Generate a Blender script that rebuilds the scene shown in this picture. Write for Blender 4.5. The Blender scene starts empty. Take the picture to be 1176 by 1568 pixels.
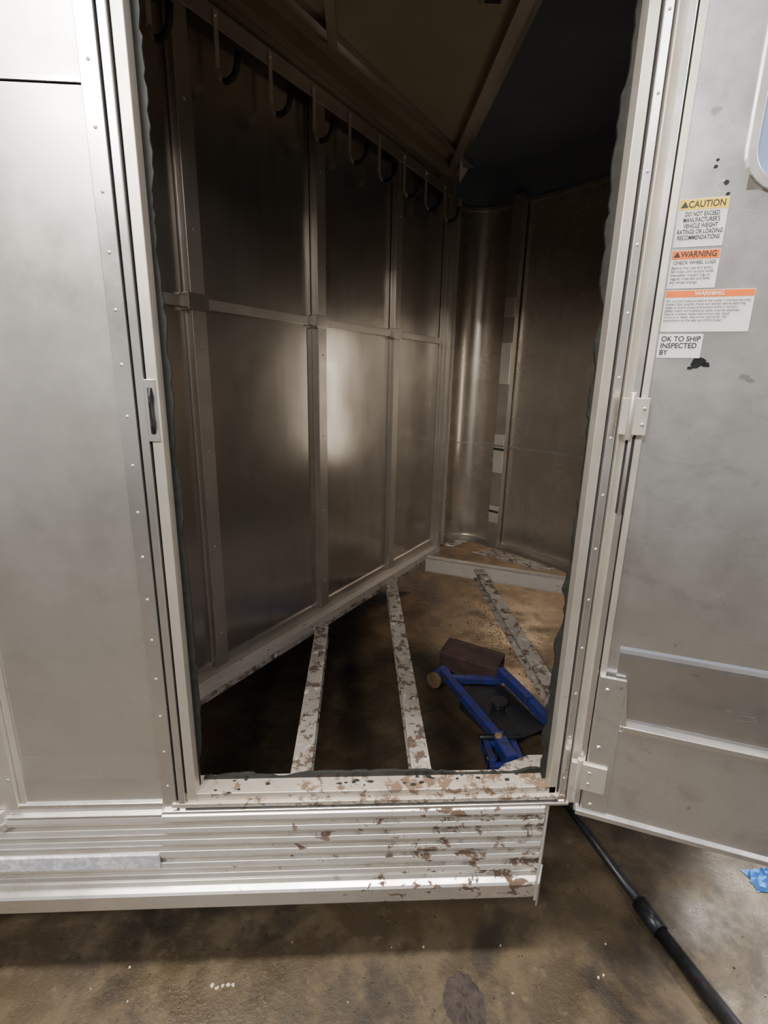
import bpy, bmesh, math, random
from mathutils import Matrix, Vector
random.seed(7)
COL = bpy.context.scene.collection

# ------------------------------------------------------------------ materials
def newmat(name):
    m = bpy.data.materials.new(name); m.use_nodes = True
    nt = m.node_tree; nt.nodes.clear()
    out = nt.nodes.new('ShaderNodeOutputMaterial'); b = nt.nodes.new('ShaderNodeBsdfPrincipled')
    nt.links.new(b.outputs[0], out.inputs[0])
    return m, nt, b
def N(nt, t, **kw):
    n = nt.nodes.new(t)
    for k, v in kw.items():
        if k in n.inputs: n.inputs[k].default_value = v
        else: setattr(n, k, v)
    return n
def coords(nt, scale=(1, 1, 1), rot=(0, 0, 0)):
    tc = nt.nodes.new('ShaderNodeTexCoord'); mp = nt.nodes.new('ShaderNodeMapping')
    mp.inputs['Scale'].default_value = scale; mp.inputs['Rotation'].default_value = rot
    nt.links.new(tc.outputs['Object'], mp.inputs[0]); return mp.outputs[0]
def noise(nt, vec, scale, detail=4, rough=.55, dist=0):
    n = N(nt, 'ShaderNodeTexNoise', Scale=scale, Detail=detail, Roughness=rough, Distortion=dist)
    nt.links.new(vec, n.inputs['Vector']); return n.outputs['Fac']
def ramp(nt, fac, stops):
    r = nt.nodes.new('ShaderNodeValToRGB'); e = r.color_ramp.elements
    while len(e) < len(stops): e.new(.5)
    for i, (p, c) in enumerate(stops):
        e[i].position = p
        e[i].color = (c, c, c, 1) if isinstance(c, (int, float)) else (*c, 1)
    nt.links.new(fac, r.inputs[0]); return r.outputs[0]
def mix(nt, fac, a, b, mode='MIX'):
    m = nt.nodes.new('ShaderNodeMix'); m.data_type = 'RGBA'; m.blend_type = mode
    for s, v in ((m.inputs[0], fac), (m.inputs[6], a), (m.inputs[7], b)):
        if hasattr(v, 'links'): nt.links.new(v, s)
        elif isinstance(v, (int, float)): s.default_value = v
        else: s.default_value = (*v, 1)
    return m.outputs[2]
def math_(nt, op, a, b):
    n = nt.nodes.new('ShaderNodeMath'); n.operation = op
    for s, v in ((n.inputs[0], a), (n.inputs[1], b)):
        if hasattr(v, 'links'): nt.links.new(v, s)
        else: s.default_value = v
    return n.outputs[0]
def bump(nt, b, h, strength, dist=.002):
    n = N(nt, 'ShaderNodeBump', Strength=strength, Distance=dist)
    nt.links.new(h, n.inputs['Height']); nt.links.new(n.outputs[0], b.inputs['Normal'])

def alu(name, base=(.72, .71, .69), r0=.3, r1=.48, dirt=(.25, .2, .15), dirt_amt=.25, metallic=.92,
        rust=0.0, rustcol=(.14, .07, .035), rscale=16, flake=0.0, grad=None, scratch=0.0, wave=.25, grain=1.0):
    m, nt, b = newmat(name)
    v = coords(nt)
    big = noise(nt, v, 2.6, 5, .6, .3)
    c = mix(nt, ramp(nt, big, [(.35, 0.0), (.75, dirt_amt)]), base, dirt)
    if grain > 0:
        sm = noise(nt, v, 45, 3, .6)
        c = mix(nt, ramp(nt, sm, [(.64, 0.0), (.78, min(1, dirt_amt * grain))]), c, dirt)
    else:
        st = noise(nt, coords(nt, (9, 9, .8)), 3, 4, .6)     # faint vertical run marks
        c = mix(nt, ramp(nt, st, [(.45, 0.0), (.8, dirt_amt)]), c, dirt)
    rr = ramp(nt, noise(nt, v, 5, 5, .65), [(.3, r0), (.7, r1)])
    gm = None
    if grad:
        sx = nt.nodes.new('ShaderNodeSeparateXYZ'); nt.links.new(v, sx.inputs[0])
        mr = nt.nodes.new('ShaderNodeMapRange'); mr.inputs[1].default_value = grad[0]; mr.inputs[2].default_value = grad[1]
        mr.inputs[3].default_value = grad[2]; mr.inputs[4].default_value = grad[3]
        nt.links.new(sx.outputs[0], mr.inputs[0]); gm = mr.outputs[0]
    if flake > 0:
        fl = noise(nt, v, 22, 6, .7, .4)
        fm = ramp(nt, fl, [(.62 - flake * .25, 0.0), (.66 - flake * .25, 1.0)])
        c = mix(nt, fm, c, (.62, .60, .56))
    if scratch > 0:
        for (sc, rot, wd) in (((1, 1, 2.5), (0, .4, 0), .0011), ((1, 1, 4), (0, -.5, 0), .0008)):
            a = noise(nt, coords(nt, sc, rot), 2.8, 2, .4, .8)
            ln = math_(nt, 'LESS_THAN', math_(nt, 'ABSOLUTE', math_(nt, 'SUBTRACT', a, .5), 0), wd)
            gate = ramp(nt, noise(nt, coords(nt, (1.3, 1.3, 1.3), rot), 5, 2), [(.52, 0.0), (.60, 1.0)])
            lf = math_(nt, 'MULTIPLY', math_(nt, 'MULTIPLY', ln, gate), scratch * .7)
            c = mix(nt, lf, c, (.92, .92, .92))
            rr = math_(nt, 'MAXIMUM', rr, math_(nt, 'MULTIPLY', lf, .6))
        c = mix(nt, ramp(nt, noise(nt, v, 26, 2, .5), [(.72, 0.0), (.76, scratch * .7)]), c, (.16, .15, .14))
        c = mix(nt, ramp(nt, noise(nt, coords(nt, (1, 1, 1.6)), 9, 6, .7, .6), [(.54, 0.0), (.70, scratch * .45)]), c, (.34, .33, .32))
    if rust > 0:
        ru = noise(nt, coords(nt, (1, 1, 1.7)), rscale, 8, .70, .35)
        if gm: ru = math_(nt, 'ADD', ru, gm)
        rm = ramp(nt, ru, [(.655 - rust * .25, 0.0), (.705 - rust * .25, 1.0)])
        rc = mix(nt, noise(nt, v, 50, 3), rustcol, tuple(min(1, q * 2.2) for q in rustcol))
        c = mix(nt, rm, c, rc)
        inv = N(nt, 'ShaderNodeMath', operation='MULTIPLY_ADD'); inv.inputs[1].default_value = -metallic; inv.inputs[2].default_value = metallic
        nt.links.new(rm, inv.inputs[0]); nt.links.new(inv.outputs[0], b.inputs['Metallic'])
        rr = math_(nt, 'MAXIMUM', rr, math_(nt, 'MULTIPLY', rm, .85))
    else: b.inputs['Metallic'].default_value = metallic
    nt.links.new(c, b.inputs['Base Color'])
    nt.links.new(rr, b.inputs['Roughness'])
    s2 = noise(nt, v, 2.4, 2, .5)
    bump(nt, b, s2, wave, .012)
    return m

M = {}
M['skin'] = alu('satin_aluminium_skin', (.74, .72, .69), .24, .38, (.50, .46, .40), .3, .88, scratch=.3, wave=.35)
M['door'] = alu('worn_aluminium_door', (.70, .695, .685), .20, .36, (.38, .36, .33), .4, .88, scratch=.7, wave=.4)
M['kick'] = alu('polished_kick_plate', (.62, .62, .64), .10, .24, (.33, .3, .28), .4, .92, scratch=.8)
M['trim'] = alu('bright_aluminium_trim', (.82, .805, .79), .18, .32, (.46, .40, .32), .3, .92)
M['cream'] = alu('oxidised_frame_aluminium', (.72, .685, .61), .32, .5, (.40, .32, .23), .4, .75)
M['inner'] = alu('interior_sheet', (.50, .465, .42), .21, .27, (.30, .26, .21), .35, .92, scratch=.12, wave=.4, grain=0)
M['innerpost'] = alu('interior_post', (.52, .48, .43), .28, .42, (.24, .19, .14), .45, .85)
M['nose'] = alu('nose_sheet', (.66, .60, .52), .22, .30, (.45, .38, .3), .3, .90, grain=0, wave=.15)
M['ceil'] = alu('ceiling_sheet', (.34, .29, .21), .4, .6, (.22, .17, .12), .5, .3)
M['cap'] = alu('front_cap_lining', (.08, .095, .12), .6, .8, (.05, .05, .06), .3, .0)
M['dirty'] = alu('grimy_sill', (.78, .76, .72), .24, .40, (.42, .35, .27), .5, .85, rust=.30, rustcol=(.055, .036, .024), rscale=19, grad=(-.42, .12, -.09, .062))
M['sill'] = alu('rusty_sill_ledge', (.58, .54, .48), .4, .55, (.28, .21, .15), .7, .5, rust=.46, rustcol=(.085, .056, .036), rscale=32, grad=(-.45, .35, -.02, .045))
M['joist'] = alu('flaking_painted_steel', (.38, .35, .31), .5, .75, (.15, .12, .095), .8, .15, rust=.56, rustcol=(.055, .038, .027), rscale=28, flake=.14)
M['beam'] = alu('worn_white_beam', (.52, .49, .445), .45, .6, (.28, .22, .17), .5, .35, rust=.2, rscale=30)

def plain(name, col, rough=.5, metallic=0, var=.3, scale=25, dark=None):
    m, nt, b = newmat(name)
    v = coords(nt); n = noise(nt, v, scale, 5, .65)
    d = dark or tuple(c * (1 - var) for c in col)
    nt.links.new(mix(nt, ramp(nt, n, [(.4, 0.0), (.68, 1.0)]), col, d), b.inputs['Base Color'])
    b.inputs['Roughness'].default_value = rough; b.inputs['Metallic'].default_value = metallic
    bump(nt, b, n, .15, .003)
    return m
M['black'] = plain('black_rubber', (.012, .013, .014), .55)
M['seal'] = plain('old_sealant', (.018, .02, .018), .6, 0, .6, 40)
M['slot'] = plain('dark_recess', (.02, .02, .02), .8)
M['blue'] = plain('blue_enamel', (.022, .035, .23), .35, 0, .7, 30, (.03, .03, .05))
M['blackpl'] = plain('black_steel_plate', (.02, .021, .023), .3)
M['rustbox'] = plain('rusty_brown_steel', (.075, .042, .034), .6, 0, .6, 14, (.028, .02, .017))
M['tan'] = plain('tan_wood', (.30, .21, .11), .6)
M['pipe'] = plain('dark_pipe_steel', (.03, .032, .036), .35, .5, .5)
M['paper'] = plain('label_white', (.80, .80, .78), .45, 0, .08)
M['yellow'] = plain('label_yellow', (.90, .62, .03), .45, 0, .08)
M['orange'] = plain('label_orange', (.85, .17, .015), .45, 0, .08)
M['ink'] = plain('label_ink', (.02, .02, .02), .5)
M['rag'] = plain('blue_paper_towel', (.04, .2, .6), .7)
M['rubble'] = plain('rough_concrete', (.045, .034, .03), .95, 0, .6, 60)
M['glue'] = plain('chalk_residue', (.45, .42, .37), .9)
M['debris'] = plain('rust_flakes', (.08, .055, .035), .9, 0, .7, 80)
M['board'] = plain('timber_floor_boards', (.06, .045, .035), .8, 0, .5, 8)
M['shopwall'] = plain('painted_block_wall', (.34, .33, .31), .8, 0, .15, 4)

def concrete():
    m, nt, b = newmat('stained_concrete')
    v = coords(nt)
    a = noise(nt, v, 1.7, 6, .6, .4); c1 = noise(nt, v, 7, 8, .7); f = noise(nt, v, 90, 4, .7)
    c = mix(nt, ramp(nt, a, [(.35, 0.0), (.65, 1.0)]), (.060, .043, .023), (.036, .029, .021))
    c = mix(nt, ramp(nt, c1, [(.47, 0.0), (.60, .7)]), c, (.096, .071, .042))
    c = mix(nt, ramp(nt, noise(nt, v, 24, 6, .75), [(.58, 0.0), (.66, .5)]), c, (.125, .097, .062))
    c = mix(nt, ramp(nt, noise(nt, v, 4.3, 5, .6, .5), [(.56, 0.0), (.66, .75)]), c, (.020, .017, .014))
    c = mix(nt, ramp(nt, f, [(.66, 0.0), (.76, .6)]), c, (.26, .22, .16))
    vo = N(nt, 'ShaderNodeTexVoronoi', Scale=26.); nt.links.new(v, vo.inputs['Vector'])
    c = mix(nt, ramp(nt, vo.outputs['Distance'], [(.05, .7), (.11, 0.0)]), c, (.014, .011, .009))
    nt.links.new(c, b.inputs['Base Color'])
    b.inputs['Specular IOR Level'].default_value = .3
    nt.links.new(ramp(nt, noise(nt, v, 3.4, 5, .7), [(.4, .25), (.6, .65)]), b.inputs['Roughness'])
    bump(nt, b, mix(nt, .5, c1, f), .5, .008)
    return m
M['concrete'] = concrete()
def tape():
    m, nt, b = newmat('reflective_tape')
    v = coords(nt, (1, 1, 1))
    n = noise(nt, v, 60, 4, .7)
    nt.links.new(mix(nt, ramp(nt, n, [(.45, 0.0), (.6, 1.0)]), (.56, .56, .62), (.86, .86, .92)), b.inputs['Base Color'])
    b.inputs['Roughness'].default_value = .4; b.inputs['Metallic'].default_value = .3
    return m
M['tape'] = tape()
def glass():
    m, nt, b = newmat('window_glass')
    b.inputs['Base Color'].default_value = (.40, .55, .85, 1); b.inputs['Roughness'].default_value = .12
    b.inputs['Transmission Weight'].default_value = .35
    n = noise(nt, coords(nt), 8); bump(nt, b, n, .05)
    return m
M['glass'] = glass()
def lampmat():
    m, nt, b = newmat('added_lamp_face')  # front face of the added, unseen lamp in the nose
    b.inputs['Base Color'].default_value = (.9, .88, .8, 1); b.inputs['Roughness'].default_value = .4
    bump(nt, b, noise(nt, coords(nt), 200), .05)
    return m
M['lamp'] = lampmat()

# ------------------------------------------------------------------ mesh builder
class MB:
    def __init__(s, name, parent=None, bevel=.0015, smooth=False):
        s.bm = bmesh.new(); s.name = name; s.mats = []; s.parent = parent; s.bevel = bevel; s.smooth = smooth
    def mi(s, k):
        if k not in s.mats: s.mats.append(k)
        return s.mats.index(k)
    def poly(s, verts, faces, k, X=None):
        vs = [s.bm.verts.new(X @ Vector(v) if X else v) for v in verts]
        i = s.mi(k)
        for f in faces:
            try:
                F = s.bm.faces.new([vs[j] for j in f]); F.material_index = i
            except ValueError: pass
    def box(s, a, b, k, X=None):
        x0, y0, z0 = a; x1, y1, z1 = b
        v = [(x, y, z) for z in (z0, z1) for y in (y0, y1) for x in (x0, x1)]
        s.poly(v, [(0, 2, 3, 1), (4, 5, 7, 6), (0, 1, 5, 4), (2, 6, 7, 3), (0, 4, 6, 2), (1, 3, 7, 5)], k, X)
    def prism(s, pts, h0, h1, k, X=None, axis='z'):
        n = len(pts)
        def P(p, h): return (p[0], p[1], h) if axis == 'z' else ((h, p[0], p[1]) if axis == 'x' else (p[0], h, p[1]))
        v = [P(p, h0) for p in pts] + [P(p, h1) for p in pts]
        f = [tuple(range(n))[::-1], tuple(range(n, 2 * n))] + [(i, (i + 1) % n, n + (i + 1) % n, n + i) for i in range(n)]
        s.poly(v, f, k, X)
    def tube(s, pts, r, k, seg=10, X=None, radii=None):
        pts = [Vector(p) for p in pts]; rings = []; i0 = s.mi(k)
        for i, p in enumerate(pts):
            d = (pts[min(i + 1, len(pts) - 1)] - pts[max(i - 1, 0)]).normalized()
            u = d.cross(Vector((0, 0, 1)))
            if u.length < .05: u = d.cross(Vector((0, 1, 0)))
            u.normalize(); w = d.cross(u); rr = radii[i] if radii else r
            ring = []
            for j in range(seg):
                a = 2 * math.pi * j / seg
                q = p + (u * math.cos(a) + w * math.sin(a)) * rr
                ring.append(s.bm.verts.new(X @ q if X else q))
            rings.append(ring)
        for A, B in zip(rings, rings[1:]):
            for j in range(seg):
                F = s.bm.faces.new((A[j], A[(j + 1) % seg], B[(j + 1) % seg], B[j])); F.material_index = i0; F.smooth = True
        for R in (rings[0][::-1], rings[-1]):
            F = s.bm.faces.new(R); F.material_index = i0
    def rivet(s, p, n, k, r=.004):
        p = Vector(p); n = Vector(n).normalized(); u = n.orthogonal().normalized(); w = n.cross(u)
        base = [s.bm.verts.new(p + (u * math.cos(a) + w * math.sin(a)) * r) for a in [i * math.pi / 4 for i in range(8)]]
        mid = [s.bm.verts.new(p + n * r * .45 + (u * math.cos(a) + w * math.sin(a)) * r * .65) for a in [i * math.pi / 4 for i in range(8)]]
        i0 = s.mi(k)
        for j in range(8):
            F = s.bm.faces.new((base[j], base[(j + 1) % 8], mid[(j + 1) % 8], mid[j])); F.material_index = i0
        F = s.bm.faces.new(mid); F.material_index = i0
    def done(s):
        bmesh.ops.recalc_face_normals(s.bm, faces=s.bm.faces)
        me = bpy.data.meshes.new(s.name); s.bm.to_mesh(me); s.bm.free()
        for k in s.mats: me.materials.append(M[k])
        o = bpy.data.objects.new(s.name, me); COL.objects.link(o)
        if s.parent: o.parent = s.parent
        if s.bevel:
            bv = o.modifiers.new('bevel', 'BEVEL'); bv.width = s.bevel; bv.segments = 2; bv.limit_method = 'ANGLE'; bv.angle_limit = .7
        return o
def empty(name, loc=(0, 0, 0)):
    e = bpy.data.objects.new(name, None); COL.objects.link(e); e.empty_display_size = .1; return e
def frame(o, x, y, z=(0, 0, 1)):
    x, y, z = Vector(x), Vector(y), Vector(z)
    return Matrix(((x[0], y[0], z[0], o[0]), (x[1], y[1], z[1], o[1]), (x[2], y[2], z[2], o[2]), (0, 0, 0, 1)))

ZS = .45
# ------------------------------------------------------------------ ground and shop
g = MB('floor', bevel=0)
g.poly([(-7, -7, 0), (7, -7, 0), (7, 9, 0), (-7, 9, 0)], [(0, 1, 2, 3)], 'concrete'); g.done()
g = MB('wall_back', bevel=0)
g.box((-7, 9, 0), (7, 9.2, 5), 'shopwall'); g.done()

# ------------------------------------------------------------------ trailer exterior
T = empty('horse_trailer')
s = MB('exterior_skin', T, bevel=0)
s.box((-2.4, 0, .44), (-.44, .02, 1.878), 'skin')
s.box((-2.4, .003, 1.878), (-.44, .02, 1.888), 'slot')
s.box((-2.4, -.003, 1.886), (-.44, .02, 2.75), 'skin')
s.box((-2.4, -.005, 1.880), (-.44, .0, 1.888), 'trim')
s.box((-.44, 0, 2.25), (.54, .02, 2.75), 'skin')
s.prism([(-.0, .44), (-.0025, .45), (-.0035, .52), (-.0, .58)], -.762, -.455, 'skin', axis='x')
s.done()
s = MB('side_post', T)
s.box((-.83, -.016, .45), (-.775, 0, 2.7), 'cream'); s.box((-.775, -.006, .45), (-.762, 0, 1.05), 'cream')
for z in [.53 + i * .13 for i in range(14)]: s.rivet((-.785, -.016, z), (0, -1, 0), 'trim')
s.done()
s = MB('bottom_trim', T)
s.prism([(.02, .420), (-.022, .420), (-.022, .430), (-.010, .434), (-.010, .452), (-.0, .458), (.02, .458)], -2.4, -.452, 'trim', axis='x')
s.done()
s = MB('rear_body', T, bevel=0)      # stall area behind the slanted wall: boards and far side
s.poly([(-.84, .03, .38), (.44, 1.90, .38), (.44, 2.3, .38), (-2.4, 2.3, .38), (-2.4, .03, .38)], [(0, 1, 2, 3, 4)], 'board')
s.poly([(-.84, .03, .42), (.44, 1.90, .42), (.44, 2.3, .42), (-2.4, 2.3, .42), (-2.4, .03, .42)], [(0, 1, 2, 3, 4)], 'board')
s.box((-2.4, 2.28, .12), (.46, 2.30, 2.75), 'skin'); s.box((-2.42, 0, .12), (-2.4, 2.3, 2.75), 'skin'); s.box((-2.4, 0, 2.73), (1.45, 2.3, 2.75), 'skin')
s.done()
# ribbed rocker extrusion
s = MB('ribbed_rocker_panel', T, bevel=.001)
prof = [(.03, .428), (-.012, .428)]
n = 6; h = (.424 - .240) / n
for i in range(n):
    zt = .424 - i * h; yb = -.012 - i * .003
    prof += [(yb - .010, zt), (yb - .014, zt - h * .30), (yb - .012, zt - h * .60), (yb, zt - h * .70), (yb - .001, zt - h * .95)]
prof += [(-.030, .240), (-.052, .232), (-.056, .227), (-.056, .188), (-.050, .182), (-.02, .182), (-.02, .235), (.03, .235)]
s.prism(prof, -2.4, .474, 'dirty', axis='x')
s.prism([(.005, .424), (-.052, .232), (-.056, .175), (.0, .19)], .474, .481, 'cream', axis='x')
s.prism([(-.03, .26), (-.056, .23), (-.058, .16), (-.03, .165)], .481, .486, 'trim', axis='x')
for v in s.bm.verts:
    if v.co.x > .47: v.co.x += max(v.co.y, -.06) * .55
s.done()
s = MB('reflective_tape', T, bevel=0)
s.box((-.86, -.0445, .300), (-.460, -.0365, .336), 'tape')
s.done()

# sill / door frame
s = MB('door_frame', T)
s.box((-.452, -.010, .43), (-.420, .015, 2.25), 'trim')
s.box((-.420, -.002, .43), (-.414, .015, 2.25), 'slot')
s.box((-.414, -.013, .43), (-.399, .015, 2.25), 'trim')
s.box((-.399, -.001, .44), (-.395, .015, 2.25), 'slot')
s.box((-.395, -.008, .44), (-.374, .022, 2.25), 'cream')
for z in [.50 + i * .094 for i in range(19)]: s.rivet((-.436, -.010, z), (0, -1, 0), 'cream', .0035)
s.box((.472, -.004, .44), (.492, .025, 2.25), 'cream')
s.box((.492, .0, .44), (.496, .015, 2.25), 'slot')
s.box((.496, -.010, .43), (.512, .015, 2.25), 'trim')
s.box((.512, -.004, .43), (.516, .015, 2.25), 'slot')
s.box((.516, -.014, .43), (.534, .015, 2.25), 'cream')
for z in [.50 + i * .117 for i in range(15)]: s.rivet((.504, -.010, z), (0, -1, 0), 'cream', .0035)
s.box((-.452, -.010, 2.2), (.54, .05, 2.26), 'trim')
s.done()
s = MB('door_sill', T)
s.box((-.40, -.004, .450), (.49, .055, .470), 'sill')
s.box((-.43, -.014, .440), (.512, .03, .451), 'sill')
s.box((-.43, -.006, .434), (.512, .03, .440), 'slot')
s.box((-.452, -.018, .426), (.520, .03, .434), 'trim')
s.done()
def seal(name, x0, side, amp, base, z0=.47, z1=2.25, y=.0225, seed=1):
    rnd = random.Random(seed); s = MB(name, T, bevel=0)
    zz = z0; pts = []
    w = base
    while zz < z1:
        w = max(.003, min(base + amp, w + rnd.uniform(-1, 1) * amp * .4)); pts.append((x0 + side * w, zz)); zz += rnd.uniform(.008, .026)
    pts = [(x0, z0)] + pts + [(x0, z1)]
    for i in range(1, len(pts) - 2):
        a, b = pts[i], pts[i + 1]
        s.prism([(x0, a[1]), a, b, (x0, b[1])], y, y + .006, 'seal', axis='y')
    return s.done()
seal('weather_seal_left', -.376, 1, .012, .005, seed=3)
seal('weather_seal_right', .474, -1, .016, .009, seed=5)
s = MB('weather_seal_sill', T, bevel=0)
rnd = random.Random(2); x = -.37; w = .004
while x < .47:
    w2 = max(.001, min(.014, w + rnd.uniform(-.006, .006))); st = rnd.uniform(.006, .018)
    s.prism([(x, .4695), (x, .470 + w), (x + st, .470 + w2), (x + st, .4695)], .040, .048, 'seal', axis='y'); x += st; w = w2
for i in range(26):
    cx = rnd.uniform(-.36, .46); cy = rnd.uniform(-.003, .045); r = rnd.uniform(.002, .007)
    s.prism([(cx + r * rnd.uniform(.6, 1.8) * math.cos(t), cy + r * .6 * math.sin(t)) for t in [j * math.pi / 4 for j in range(8)]], .4698, .470 + rnd.uniform(.001, .004), 'seal')
s.done()
s = MB('latch_strike', T)
s.box((-.399, -.012, 1.30), (-.379, -.006, 1.415), 'trim'); s.box((-.394, -.0125, 1.315), (-.384, -.0115, 1.40), 'slot')
s.tube([(-.389, -.013, 1.40), (-.387, -.022, 1.385), (-.387, -.022, 1.33), (-.389, -.013, 1.315)], .003, 'black', 8)
s.done()
# ------------------------------------------------------------------ interior slant wall
U = Vector((.567, .824, 0)).normalized(); NW = Vector((U.y, -U.x, 0))
WX = frame((-.453, .572, 0), U, -NW)      # local: a along wall, b away from room, z up
ZT = 2.45
s = MB('wall_left')
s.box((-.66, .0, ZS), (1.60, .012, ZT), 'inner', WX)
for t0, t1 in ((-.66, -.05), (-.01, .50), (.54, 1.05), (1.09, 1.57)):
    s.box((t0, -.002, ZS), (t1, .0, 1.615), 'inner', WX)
for t in (-.03, .52, 1.067, 1.585):
    s.box((t - .024, -.028, ZS + .03), (t + .024, -.002, 2.33), 'innerpost', WX)
    s.box((t - .03, -.010, ZS + .03), (t + .03, -.002, 2.33), 'innerpost', WX)
    for z in (.6, .9, 1.2, 1.5, 1.8, 2.1): s.rivet(WX @ Vector((t, -.028, z)), NW, 'innerpost', .004)
for t in (-.03, .52, 1.067):
    s.box((t - .035, -.031, 1.595), (t + .035, -.002, 1.64), 'inner', WX)
s.box((-.66, -.012, 1.603), (1.58, 0, 1.632), 'innerpost', WX)
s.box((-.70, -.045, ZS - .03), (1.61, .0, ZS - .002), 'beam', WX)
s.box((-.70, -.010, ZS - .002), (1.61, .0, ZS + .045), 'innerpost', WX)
s.box((-.70, -.05, ZS - .05), (1.61, -.04, ZS - .03), 'joist', WX)
s.box((1.575, -.045, ZS), (1.615, .0, ZT), 'innerpost', WX)
s.done()

# bridle hooks
H = empty('bridle_hook_rack')
s = MB('mounting_rail', H); s.box((-.66, -.032, 2.30), (1.56, -.0285, 2.345), 'innerpost', WX); s.box((-.66, -.0285, 2.337), (1.56, -.0, 2.345), 'innerpost', WX); s.done()
s = MB('hooks', H, bevel=0)
for i in range(10):
    t = -.32 + .2 * i
    s.box((t - .007, -.036, 2.20), (t + .007, -.032, 2.335), 'cream', WX)
    s.rivet(WX @ Vector((t, -.036, 2.325)), NW, 'cream', .005)
    pts = []
    for j in range(9):
        a = math.pi * j / 8
        pts.append((t, -.036 - .036 * (1 - math.cos(a)), 2.205 - .034 * math.sin(a)))
    pts.append((t, pts[-1][1] - .004, 2.228))
    s.tube(pts[:4], .005, 'cream', 8, WX); s.tube(pts[3:], .0085, 'black', 8, WX)
s.done()

# ------------------------------------------------------------------ nose wall
path = [(.462, 1.905), (.50, 1.965), (.55, 2.015), (.61, 2.045), (.675, 2.045), (.735, 2.015), (.79, 1.96), (.83, 1.905),
        (.93, 1.795), (1.03, 1.665), (1.12, 1.53), (1.19, 1.37), (1.23, 1.18), (1.24, .95), (1.20, .70), (1.08, .44), (.88, .21), (.56, .03)]
def smooth_path(p, k=2):
    for _ in range(k):
        q = [p[0]]
        for a, b in zip(p, p[1:]):
            q += [(a[0] * .75 + b[0] * .25, a[1] * .75 + b[1] * .25), (a[0] * .25 + b[0] * .75, a[1] * .25 + b[1] * .75)]
        q.append(p[-1]); p = q
    return p
P = smooth_path(path, 3)
def offs(P, d):
    out = []
    for i, p in enumerate(P):
        a = Vector(P[max(i - 1, 0)]); b = Vector(P[min(i + 1, len(P) - 1)]); t = (b - a).normalized()
        out.append((p[0] - t.y * d, p[1] + t.x * d))
    return out
def ribbon(s, P, d0, d1, z0, z1, k):
    A = offs(P, d0); B = offs(P, d1); n = len(P)
    v = [(a[0], a[1], z0) for a in A] + [(a[0], a[1], z1) for a in A] + [(b[0], b[1], z0) for b in B] + [(b[0], b[1], z1) for b in B]
    f = []
    for i in range(n - 1):
        f += [(i, i + 1, n + i + 1, n + i), (2 * n + i, 3 * n + i, 3 * n + i + 1, 2 * n + i + 1), (n + i, n + i + 1, 3 * n + i + 1, 3 * n + i), (i, 2 * n + i, 2 * n + i + 1, i + 1)]
    f += [(0, n, 3 * n, 2 * n), (n - 1, 3 * n - 1, 4 * n - 1, 2 * n - 1)]
    s.poly(v, f, k)
NZ = 2.31
s = MB('wall_front', bevel=0)
ribbon(s, P, .0, .01, ZS, NZ, 'nose')
ribbon(s, P, -.003, .0, 1.043, 1.057, 'innerpost')
ribbon(s, P, -.014, .0, ZS - .02, ZS + .02, 'innerpost')
ribbon(s, P, -.010, .0, NZ - .008, NZ + .010, 'innerpost')
o = s.done()
for p in o.data.polygons: p.use_smooth = abs(p.normal.z) < .3
o.data.set_sharp_from_angle(angle=.6)
d = (Vector((.93, 1.795)) - Vector((.79, 1.96))).normalized()
PX = frame((.835, 1.885, 0), (d.x, d.y, 0), (-d.y, d.x, 0))
s = MB('nose_post', T)
s.box((-.035, -.035, ZS - .01), (.035, -.0, NZ + .03), 'innerpost', PX)
s.box((-.05, -.012, ZS - .01), (-.035, .0, NZ), 'inner', PX)
for z0, z1 in ((.60, .70), (.90, 1.05), (1.06, 1.12), (1.40, 1.62), (1.75, 1.85)):
    s.box((-.033, -.040, z0), (.030, -.035, z1), 'cream', PX)
s.box((-.035, -.0405, .66), (.03, -.036, .675), 'slot', PX); s.box((-.035, -.0405, 1.03), (.033, -.036, 1.045), 'slot', PX)
s.done()
s = MB('corner_post', T)
s.box((.445, 1.86, ZS), (.485, 1.90, 2.33), 'innerpost'); s.box((.485, 1.885, ZS), (.52, 1.935, 2.32), 'innerpost')
s.done()

# ------------------------------------------------------------------ ceiling
s = MB('ceiling')
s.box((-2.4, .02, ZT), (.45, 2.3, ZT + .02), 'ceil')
s.box((.45, .02, ZT), (1.45, 2.3, ZT + .02), 'cap')
s.done()
s = MB('front_cap_lining', T, bevel=0)
A = offs(P, .0); B = offs(P, -.10); n = len(P)
v = [(a[0], a[1], NZ + .01) for a in A] + [(b[0], b[1], ZT) for b in B]
s.poly(v, [(i, i + 1, n + i + 1, n + i) for i in range(n - 1)], 'cap'); s.done()
s = MB('ceiling_bows', T)
s.box((.43, .03, ZT - .03), (.47, 2.0, ZT), 'innerpost'); s.box((.47, .03, ZT - .012), (.50, 2.0, ZT), 'inner')
s.box((-.105, .03, ZT - .025), (-.075, .95, ZT), 'ceil')
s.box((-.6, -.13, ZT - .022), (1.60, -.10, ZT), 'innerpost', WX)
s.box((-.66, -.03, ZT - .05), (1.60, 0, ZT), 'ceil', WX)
s.done()
s = MB('roof_vent_opening', T)
s.box((.33, .66, ZT - .006), (.40, .73, ZT - .001), 'ceil'); s.box((.342, .672, ZT - .009), (.388, .718, ZT - .005), 'slot'); s.done()

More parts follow.
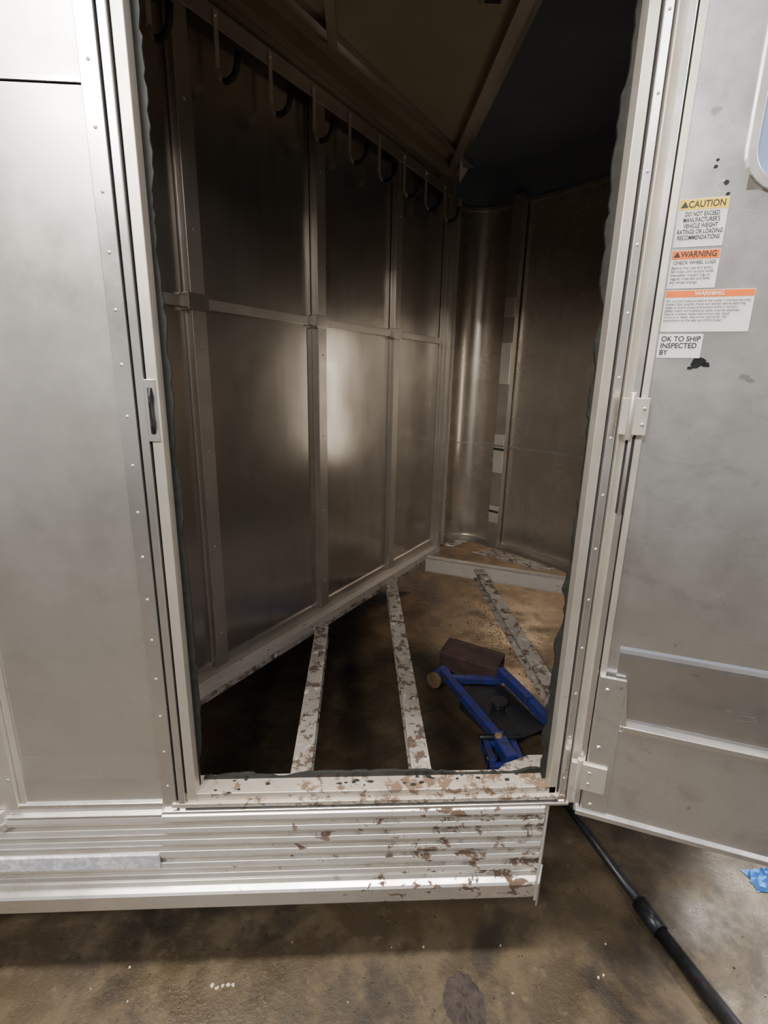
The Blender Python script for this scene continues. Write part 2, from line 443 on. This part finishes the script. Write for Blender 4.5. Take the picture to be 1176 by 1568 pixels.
# ------------------------------------------------------------------ floor frame (boards removed)
def joist(x, y0, y1, k='joist', w=.026):
    s = MB('floor_crossmember', bevel=.002)
    s.box((x - w, y0, ZS - .009), (x + w, y1, ZS), k); s.box((x - .006, y0, ZS - .05), (x + .006, y1, ZS - .009), k)
    s.box((x - w, y0, ZS - .056), (x + w, y1, ZS - .05), k)
    return s.done()
joist(-.140, .056, .86); joist(.170, .056, 1.34); joist(.645, .056, 1.49)
s = MB('front_floor_beam')
a = Vector((.385, 1.66, 0)); b = Vector((1.16, 1.30, 0)); dd = (b - a).normalized(); L = (b - a).length
BX = frame(a, dd, (-dd.y, dd.x, 0))
s.box((0, -.006, ZS - .075), (L, .0, ZS), 'beam', BX); s.box((0, -.006, ZS - .006), (L, .045, ZS + .0), 'beam', BX); s.box((0, -.004, ZS - .08), (L, .045, ZS - .074), 'beam', BX)
s.done()
s = MB('nose_floor_plate')
s.prism([(.50, 1.93), (.62, 2.02), (.70, 2.0), (.60, 1.90)], ZS - .02, ZS - .012, 'joist')
s.prism([(.68, 1.80), (.82, 1.84), (1.08, 1.53), (.98, 1.52), (.86, 1.66)], ZS - .02, ZS - .012, 'joist')
s.done()
s = MB('corner_gusset_plate', T)
s.prism([(.33, .055), (.40, .12), (.475, .15), (.56, .15), (.56, .055)], ZS - .03, ZS - .02, 'joist'); s.done()
s = MB('side_floor_rail', T)
s.box((-.84, .03, ZS - .06), (.54, .055, ZS + .0), 'slot'); s.done()

# ------------------------------------------------------------------ open door
DA = math.radians(22); D = Vector((math.cos(DA), -math.sin(DA), 0)); DB = Vector((math.sin(DA), math.cos(DA), 0))
DX = frame((.534, -.020, 0), D, DB)
DR = empty('door_1')
z0, z1, W = .425, 2.25, .86
wa0, wa1, wz0, wz1 = .125, .62, 1.745, 2.16
s = MB('door_leaf', DR, bevel=0)
s.box((.02, .0, .67), (wa0, .03, z1), 'door', DX); s.box((wa1, .0, .67), (W, .03, z1), 'door', DX)
s.box((wa0, .0, .67), (wa1, .03, wz0), 'door', DX); s.box((wa0, .0, wz1), (wa1, .03, z1), 'door', DX)
s.prism([(-.0, .69), (-.006, .70), (-.006, .850), (-.0052, .858), (-.003, .866), (-.0, .872)], .045, W - .02, 'kick', DX, axis='x')
s.done()
s = MB('edge_extrusion', DR)
s.box((-.004, -.012, z0), (.008, .03, z1), 'trim', DX); s.box((.008, -.006, z0), (.011, .03, z1), 'slot', DX)
s.box((.011, -.010, z0), (.024, .03, z1), 'cream', DX)
s.box((W - .02, -.01, z0), (W, .03, z1), 'trim', DX); s.box((0, -.01, z1 - .03), (W, .03, z1), 'trim', DX)
s.done()
s = MB('bottom_rail', DR)
s.box((.06, -.016, z0 + .015), (W, .03, .672), 'door', DX)
s.prism([(-.018, .672), (-.022, .676), (-.022, .688), (-.006, .692), (.0, .692), (.0, .672)], .072, W, 'trim', DX, axis='x')
s.prism([(-.016, z0), (-.024, z0), (-.024, z0 + .012), (-.016, z0 + .018), (.03, z0 + .018), (.03, z0)], .0, W, 'door', DX, axis='x')
s.done()
s = MB('corner_plate', DR)
s.box((.012, -.020, z0 + .02), (.066, -.010, .80), 'door', DX)
s.poly([(.066, -.02, .80), (.078, -.021, .69), (.066, -.02, .69)], [(0, 1, 2)], 'trim', DX)
for z in (.46, .62, .77): s.rivet(DX @ Vector((.03, -.02, z)), -DB, 'trim', .005)
s.done()
s = MB('door_hinges', DR)
for zc in (.535, 1.365, 2.1):
    s.box((-.022, -.026, zc - .035), (.026 if zc > .6 else .055, -.012, zc + .035), 'cream', DX)
    s.tube([(-.004, -.022, zc - .045), (-.004, -.022, zc + .045)], .007, 'cream', 12, DX)
    s.rivet(DX @ Vector((.018, -.026, zc + .015)), -DB, 'trim', .004); s.rivet(DX @ Vector((.018, -.026, zc - .015)), -DB, 'trim', .004)
s.box((-.006, -.0135, 1.17), (.010, -.0115, 1.325), 'slot', DX)
s.tube([(.002, -.014, 1.17), (.002, -.014, 1.325)], .004, 'trim', 8, DX)
s.done()
def rrect(a0, a1, z0, z1, r, n=8):
    out = []
    for cx, cz, st in ((a1 - r, z1 - r, 0), (a0 + r, z1 - r, 90), (a0 + r, z0 + r, 180), (a1 - r, z0 + r, 270)):
        for i in range(n + 1):
            t = math.radians(st + 90 * i / n); out.append((cx + r * math.cos(t), cz + r * math.sin(t)))
    return out
s = MB('window_1', DR, bevel=.001)
o1 = rrect(wa0 - .010, wa1 + .010, wz0 - .010, wz1 + .010, .07); o2 = rrect(wa0 + .004, wa1 - .004, wz0 + .004, wz1 - .004, .058)
n = len(o1); v = []
for b, o in ((-.0, o1), (-.008, o1), (-.008, o2), (.02, o2)): v += [(p[0], b, p[1]) for p in o]
f = []
for k in range(3):
    for i in range(n): f.append((k * n + i, k * n + (i + 1) % n, (k + 1) * n + (i + 1) % n, (k + 1) * n + i))
s.poly(v, f, 'skin', DX)
s.poly([(p[0], .008, p[1]) for p in o2], [tuple(range(n))], 'glass', DX)
s.done()

# ------------------------------------------------------------------ labels
def text(body, a, z, size, k, parent, align='LEFT', bold=0, maxw=None):
    c = bpy.data.curves.new('lettering', 'FONT'); c.body = body; c.size = size; c.align_x = align; c.extrude = .0001; c.offset = bold
    c.space_line = .95
    o = bpy.data.objects.new('lettering', c); COL.objects.link(o)
    c.materials.append(M[k])
    bpy.context.view_layer.update()
    sx = 1
    if maxw and o.dimensions[0] > maxw: sx = maxw / o.dimensions[0]
    p = DX @ Vector((a, -.0022, z))
    o.matrix_world = frame(p, D * sx, (0, 0, 1), -DB)
    bpy.context.view_layer.update()
    dg = bpy.context.evaluated_depsgraph_get(); me = bpy.data.meshes.new_from_object(o.evaluated_get(dg))
    m = bpy.data.objects.new('lettering', me); COL.objects.link(m); m.matrix_world = o.matrix_world.copy(); m.parent = parent
    bpy.data.objects.remove(o)
def label(a0, a1, zb, zt, head=None):
    s = MB('warning_label', bevel=0)
    s.box((a0, -.0015, zb), (a1, -.0002, zt), 'paper', DX)
    if head: s.box((a0 + .0008, -.0019, zt - head[1]), (a1 - .0008, -.0014, zt - .0008), head[0], DX)
    return s.done()
a0 = .027
l = label(a0, a0 + .076, 1.662, 1.738, ('yellow', .017))
text('CAUTION', a0 + .043, 1.7245, .0145, 'ink', l, 'CENTER', .0002, .056); text('▲', a0 + .009, 1.7245, .013, 'ink', l, 'CENTER')
text('DO NOT EXCEED\nMANUFACTURER\'S\nVEHICLE WEIGHT\nRATINGS OR LOADING\nRECOMMENDATIONS.', a0 + .038, 1.711, .0098, 'ink', l, 'CENTER', .00015, .070)
l = label(a0, a0 + .076, 1.594, 1.657, ('orange', .015))
text('WARNING', a0 + .043, 1.6455, .0135, 'ink', l, 'CENTER', .0002, .056); text('▲', a0 + .009, 1.6455, .012, 'ink', l, 'CENTER')
text('CHECK WHEEL LUGS', a0 + .038, 1.634, .008, 'ink', l, 'CENTER', .0001, .066)
text('Before first use and every\n50 miles until torque holds\nthereafter inspect lugs at\nregular intervals and after\nany wheel change', a0 + .003, 1.626, .0062, 'ink', l, maxw=.068)
l = label(a0, a0 + .140, 1.520, 1.591, ('orange', .012))
text('WARNING', a0 + .07, 1.5815, .0095, 'paper', l, 'CENTER', .0002)
text('Do not load livestock before the trailer is hitched securely.\nInspect floor boards, frame and latches before each trip.\nKeep all doors closed and latched while in motion.\nSafety chains and breakaway cable must be attached.\nFailure to follow these instructions may result\nin injury or death. See owner manual for full\ninstructions on the safe use of this trailer.', a0 + .003, 1.571, .0058, 'ink', l, maxw=.133)
l = label(a0, a0 + .072, 1.474, 1.516)
text('OK TO SHIP\nINSPECTED\nBY', a0 + .004, 1.5035, .0125, 'ink', l, 'LEFT', .0002, .064)
s = MB('door_scuff', DR, bevel=0)
rnd = random.Random(11)
for (ca, cz, r) in ((.098, 1.466, .014), (.112, 1.462, .007), (.086, 1.456, .005), (.074, 1.785, .004), (.094, 1.76, .005), (.099, 1.742, .004), (.075, 1.795, .003)):
    pts = [(ca + r * rnd.uniform(.7, 1.1) * math.cos(t), cz + r * .8 * rnd.uniform(.6, 1.1) * math.sin(t)) for t in [i * math.pi / 6 for i in range(12)]]
    s.prism(pts, -.0008, .0, 'pipe', DX, axis='y')
s.done()

# ------------------------------------------------------------------ things on the ground
J = empty('floor_jack')
s = MB('lift_arms', J, bevel=.003)
def bar(s, p, q, w, h, k):
    p = Vector(p); q = Vector(q); d = (q - p); L = d.length; d.normalize()
    side = Vector((d.y, -d.x, 0)).normalized(); up = side.cross(d)
    X = frame(p, d, -side, up if up.z > 0 else -up)
    s.box((0, -w / 2, -h / 2), (L, w / 2, h / 2), k, X)
bar(s, (.42, 1.08, .09), (.56, .70, .06), .034, .035, 'blue')
bar(s, (.56, .70, .06), (.585, .58, .05), .045, .045, 'blue')
bar(s, (.67, 1.06, .10), (.74, .86, .09), .038, .04, 'blue')
bar(s, (.74, .86, .09), (.80, .76, .05), .034, .04, 'blue')
bar(s, (.42, 1.07, .06), (.68, 1.05, .06), .03, .03, 'blue')
s.done()
s = MB('tray', J, bevel=.004)
s.prism([(.50, .92), (.53, 1.03), (.69, 1.03), (.77, .75), (.61, .68)], .04, .05, 'blackpl')
s.prism([(.47, .94), (.49, .94), (.62, .67), (.60, .66)], .0, .045, 'blackpl'); s.prism([(.76, .81), (.78, .81), (.78, .70), (.76, .70)], .0, .045, 'blackpl')
s.tube([(.62, .88, .05), (.62, .88, .075)], .028, 'blackpl', 16); s.tube([(.62, .88, .075), (.62, .88, .082)], .036, 'blackpl', 16)
s.done()
s = MB('yoke', J, bevel=.003)
s.box((.505, .57, .0), (.527, .70, .065), 'blue'); s.box((.605, .57, .0), (.627, .71, .065), 'blue'); s.box((.505, .565, .0), (.627, .585, .045), 'blue'); s.box((.505, .66, .04), (.627, .69, .06), 'blue')
for x in (.518, .616): s.tube([(x - .02, .60, .045), (x + .02, .60, .045)], .017, 'pipe', 12)
s.tube([(.49, .68, .07), (.645, .68, .07)], .012, 'pipe', 10)
for x, y in ((.56, .67), (.79, .77)): s.tube([(x, y, .065), (x, y, .09)], .014, 'tan', 8)
s.done()
s = MB('handle_roller', J, bevel=.001)
s.tube([(.385, 1.07, .055), (.435, 1.13, .055)], .034, 'blue', 18); s.tube([(.375, 1.06, .055), (.388, 1.073, .055)], .035, 'tan', 18)
s.done()
J.scale = (1.06, 1.06, 1.06); J.location = (-.040, -.062, 0)
KX = Matrix.Translation((.575, 1.225, 0)) @ Matrix.Rotation(math.radians(-34), 4, 'Z')
s = MB('rusty_channel_block', bevel=.004)
s.box((-.15, -.06, .0), (.15, .06, .012), 'rustbox', KX); s.box((-.15, -.06, .012), (.15, -.045, .095), 'rustbox', KX)
s.box((-.15, .045, .012), (.15, .06, .12), 'rustbox', KX); s.box((-.145, -.046, .012), (.145, .046, .08), 'rustbox', KX)
s.poly([(-.15, -.06, .095), (.15, -.06, .095), (.15, .06, .12), (-.15, .06, .12)], [(0, 1, 2, 3)], 'rustbox', KX)
s.done()

s = MB('steel_pipe', bevel=0)
s.tube([(.69, .55, .022), (.735, .33, .022), (.80, .02, .022)], .013, 'pipe', 16)
s.tube([(.795, .045, .022), (.81, -.035, .022)], .0215, 'pipe', 16)
s.tube([(.81, -.035, .022), (.90, -.38, .022), (.99, -.75, .022)], .018, 'pipe', 16)
s.done()
s = MB('rough_concrete_patch', bevel=0)
rnd = random.Random(4)
R = 4
vs = [(.262, -.16, .010)]; fs = []
NR = 22
for k in range(1, R + 1):
    for i in range(NR):
        t = 2 * math.pi * i / NR; r = .052 * k / R * rnd.uniform(.88, 1.1)
        vs.append((.262 + r * math.cos(t), -.16 + r * 1.3 * math.sin(t), (.003 + rnd.uniform(0, .007)) if k < R else -.001))
for i in range(NR): fs.append((0, 1 + i, 1 + (i + 1) % NR))
for k in range(R - 1):
    for i in range(NR): fs.append((1 + k * NR + i, 1 + (k + 1) * NR + i, 1 + (k + 1) * NR + (i + 1) % NR, 1 + k * NR + (i + 1) % NR))
s.poly(vs, fs, 'rubble'); s.done()
s = MB('chalk_residue', bevel=0)
for i in range(5):
    x = -.342 + i * .0125; y = -.104 + rnd.uniform(-.004, .004); r = .0045
    s.prism([(x + r * rnd.uniform(.4, 1.3) * math.cos(t), y + r * rnd.uniform(.5, 1.5) * math.sin(t)) for t in [j * math.pi / 4 for j in range(8)]], 0, .0012, 'glue')
s.done()
s = MB('floor_debris', bevel=0)
rnd = random.Random(21)
for i in range(460):
    q = rnd.random()
    if q < .5: cx, cy = rnd.gauss(.80, .12), rnd.gauss(1.65, .22)
    elif q < .65: cx, cy = rnd.uniform(-.2, .9), rnd.uniform(.2, 1.8)
    else: cx, cy = rnd.uniform(-.7, 1.3), rnd.uniform(-.45, .0)
    r = rnd.uniform(.0012, .0040); hh = rnd.uniform(.0012, .004); k = 'glue' if (q > .65 and rnd.random() < .2) else 'debris'
    s.prism([(cx + r * rnd.uniform(.5, 1.4) * math.cos(t), cy + r * rnd.uniform(.5, 1.4) * math.sin(t)) for t in [j * math.pi * .4 for j in range(5)]], 0, hh, k)
s.done()
s = MB('crumpled_paper_towel', bevel=0)
G = 9; vs = []
for i in range(G):
    for j in range(G):
        e = (i in (0, G - 1)) or (j in (0, G - 1))
        vs.append((1.215 + (i / (G - 1) - .5) * .08 + rnd.uniform(-.005, .005), .11 + (j / (G - 1) - .5) * .07 + rnd.uniform(-.005, .005), .002 if e else rnd.uniform(.004, .022)))
s.poly(vs, [(i * G + j, (i + 1) * G + j, (i + 1) * G + j + 1, i * G + j + 1) for i in range(G - 1) for j in range(G - 1)], 'rag'); s.done()

# unseen lamp body added inside the nose, around the highlight light
WL = empty('added_highlight_lamp')
s = MB('added_lamp_housing', WL)
LX = frame((1.145, 1.455, 1.30), Vector((-.94, -.34, 0)).normalized(), Vector((.34, -.94, 0)).normalized())
s.box((-.035, -.035, -.42), (-.012, .035, .42), 'blackpl', LX); s.box((-.012, -.028, -.39), (-.008, .028, .39), 'lamp', LX)
s.tube([(-.02, 0, .42), (-.02, 0, .46), (.0, .0, .48), (.012, 0, .46)], .004, 'pipe', 8, LX)
s.done()

# ------------------------------------------------------------------ lights
def area(name, loc, target, size, sy, power, col):
    l = bpy.data.lights.new(name, 'AREA'); l.shape = 'RECTANGLE'; l.size = size; l.size_y = sy; l.energy = power; l.color = col
    o = bpy.data.objects.new(name, l); COL.objects.link(o); o.location = loc
    o.rotation_euler = (Vector(target) - Vector(loc)).to_track_quat('-Z', 'Y').to_euler(); return o
area('shop_ceiling_light', (-.3, -.22, 4.3), (-.3, -.2, 0), 2.6, .4, 300, (1, .92, .82))
area('shop_ceiling_light.001', (-1.05, -2.1, 2.9), (.1, .6, 1.0), .9, .5, 110, (1, .95, .88))
area('shop_ceiling_light.002', (2.4, -2.6, 3.6), (.8, .0, .9), 1.4, .8, 60, (1, .98, .96))
o = area('added_highlight_light', (1.122, 1.447, 1.30), (.0, 1.042, 1.30), .03, .75, 1.35, (1, .90, .75)); o.parent = WL  # added light hidden by the right jamb; makes the slant wall and nose highlights
area('bay_light', (1.6, 3.4, 1.5), (.8, 2.1, .0), .25, .25, 34, (1, .66, .36))
sl = bpy.data.lights.new('bay_spot_light', 'SPOT'); sl.energy = 900; sl.spot_size = math.radians(18); sl.spot_blend = .6; sl.shadow_soft_size = .08; sl.color = (1, .93, .82)
so = bpy.data.objects.new('bay_spot_light', sl); COL.objects.link(so); so.location = (2.2, 1.3, 2.2)
so.rotation_euler = (Vector((1.24, -.18, 0)) - so.location).to_track_quat('-Z', 'Y').to_euler()
w = bpy.data.worlds.new('shop_ambient'); bpy.context.scene.world = w; w.use_nodes = True
nt = w.node_tree; bg = nt.nodes['Background']
tc = nt.nodes.new('ShaderNodeTexCoord'); sp = nt.nodes.new('ShaderNodeSeparateXYZ'); nt.links.new(tc.outputs['Generated'], sp.inputs[0])
r = ramp(nt, sp.outputs['Z'], [(.0, (.48, .45, .41)), (.10, (.56, .53, .49)), (.3, (.37, .35, .325)), (.5, (.60, .65, .80)), (.8, (.20, .20, .22))])
wn = noise(nt, tc.outputs['Generated'], 2.6, 3, .55)
r = mix(nt, 1.0, r, ramp(nt, wn, [(.36, .5), (.50, .95), (.64, 1.0)]), 'MULTIPLY')
nt.links.new(r, bg.inputs[0]); bg.inputs[1].default_value = 1.0

# ------------------------------------------------------------------ camera
f, p, y, rr = 773.55, .2628, .0538, .0216
fh = Vector((math.sin(y), math.cos(y), 0)); zz = Vector((0, 0, 1)); rt = Vector((math.cos(y), -math.sin(y), 0))
fw = math.cos(p) * fh - math.sin(p) * zz; up = math.sin(p) * fh + math.cos(p) * zz
Rv = math.cos(rr) * rt + math.sin(rr) * up; Uv = -math.sin(rr) * rt + math.cos(rr) * up
c = bpy.data.cameras.new('camera'); co = bpy.data.objects.new('camera', c); COL.objects.link(co)
co.matrix_world = frame((0, -1.0, 1.43), Rv, Uv, -fw)
c.sensor_fit = 'HORIZONTAL'; c.sensor_width = 36; c.lens = 36 * f / 1176; c.clip_start = .02
bpy.context.scene.camera = co
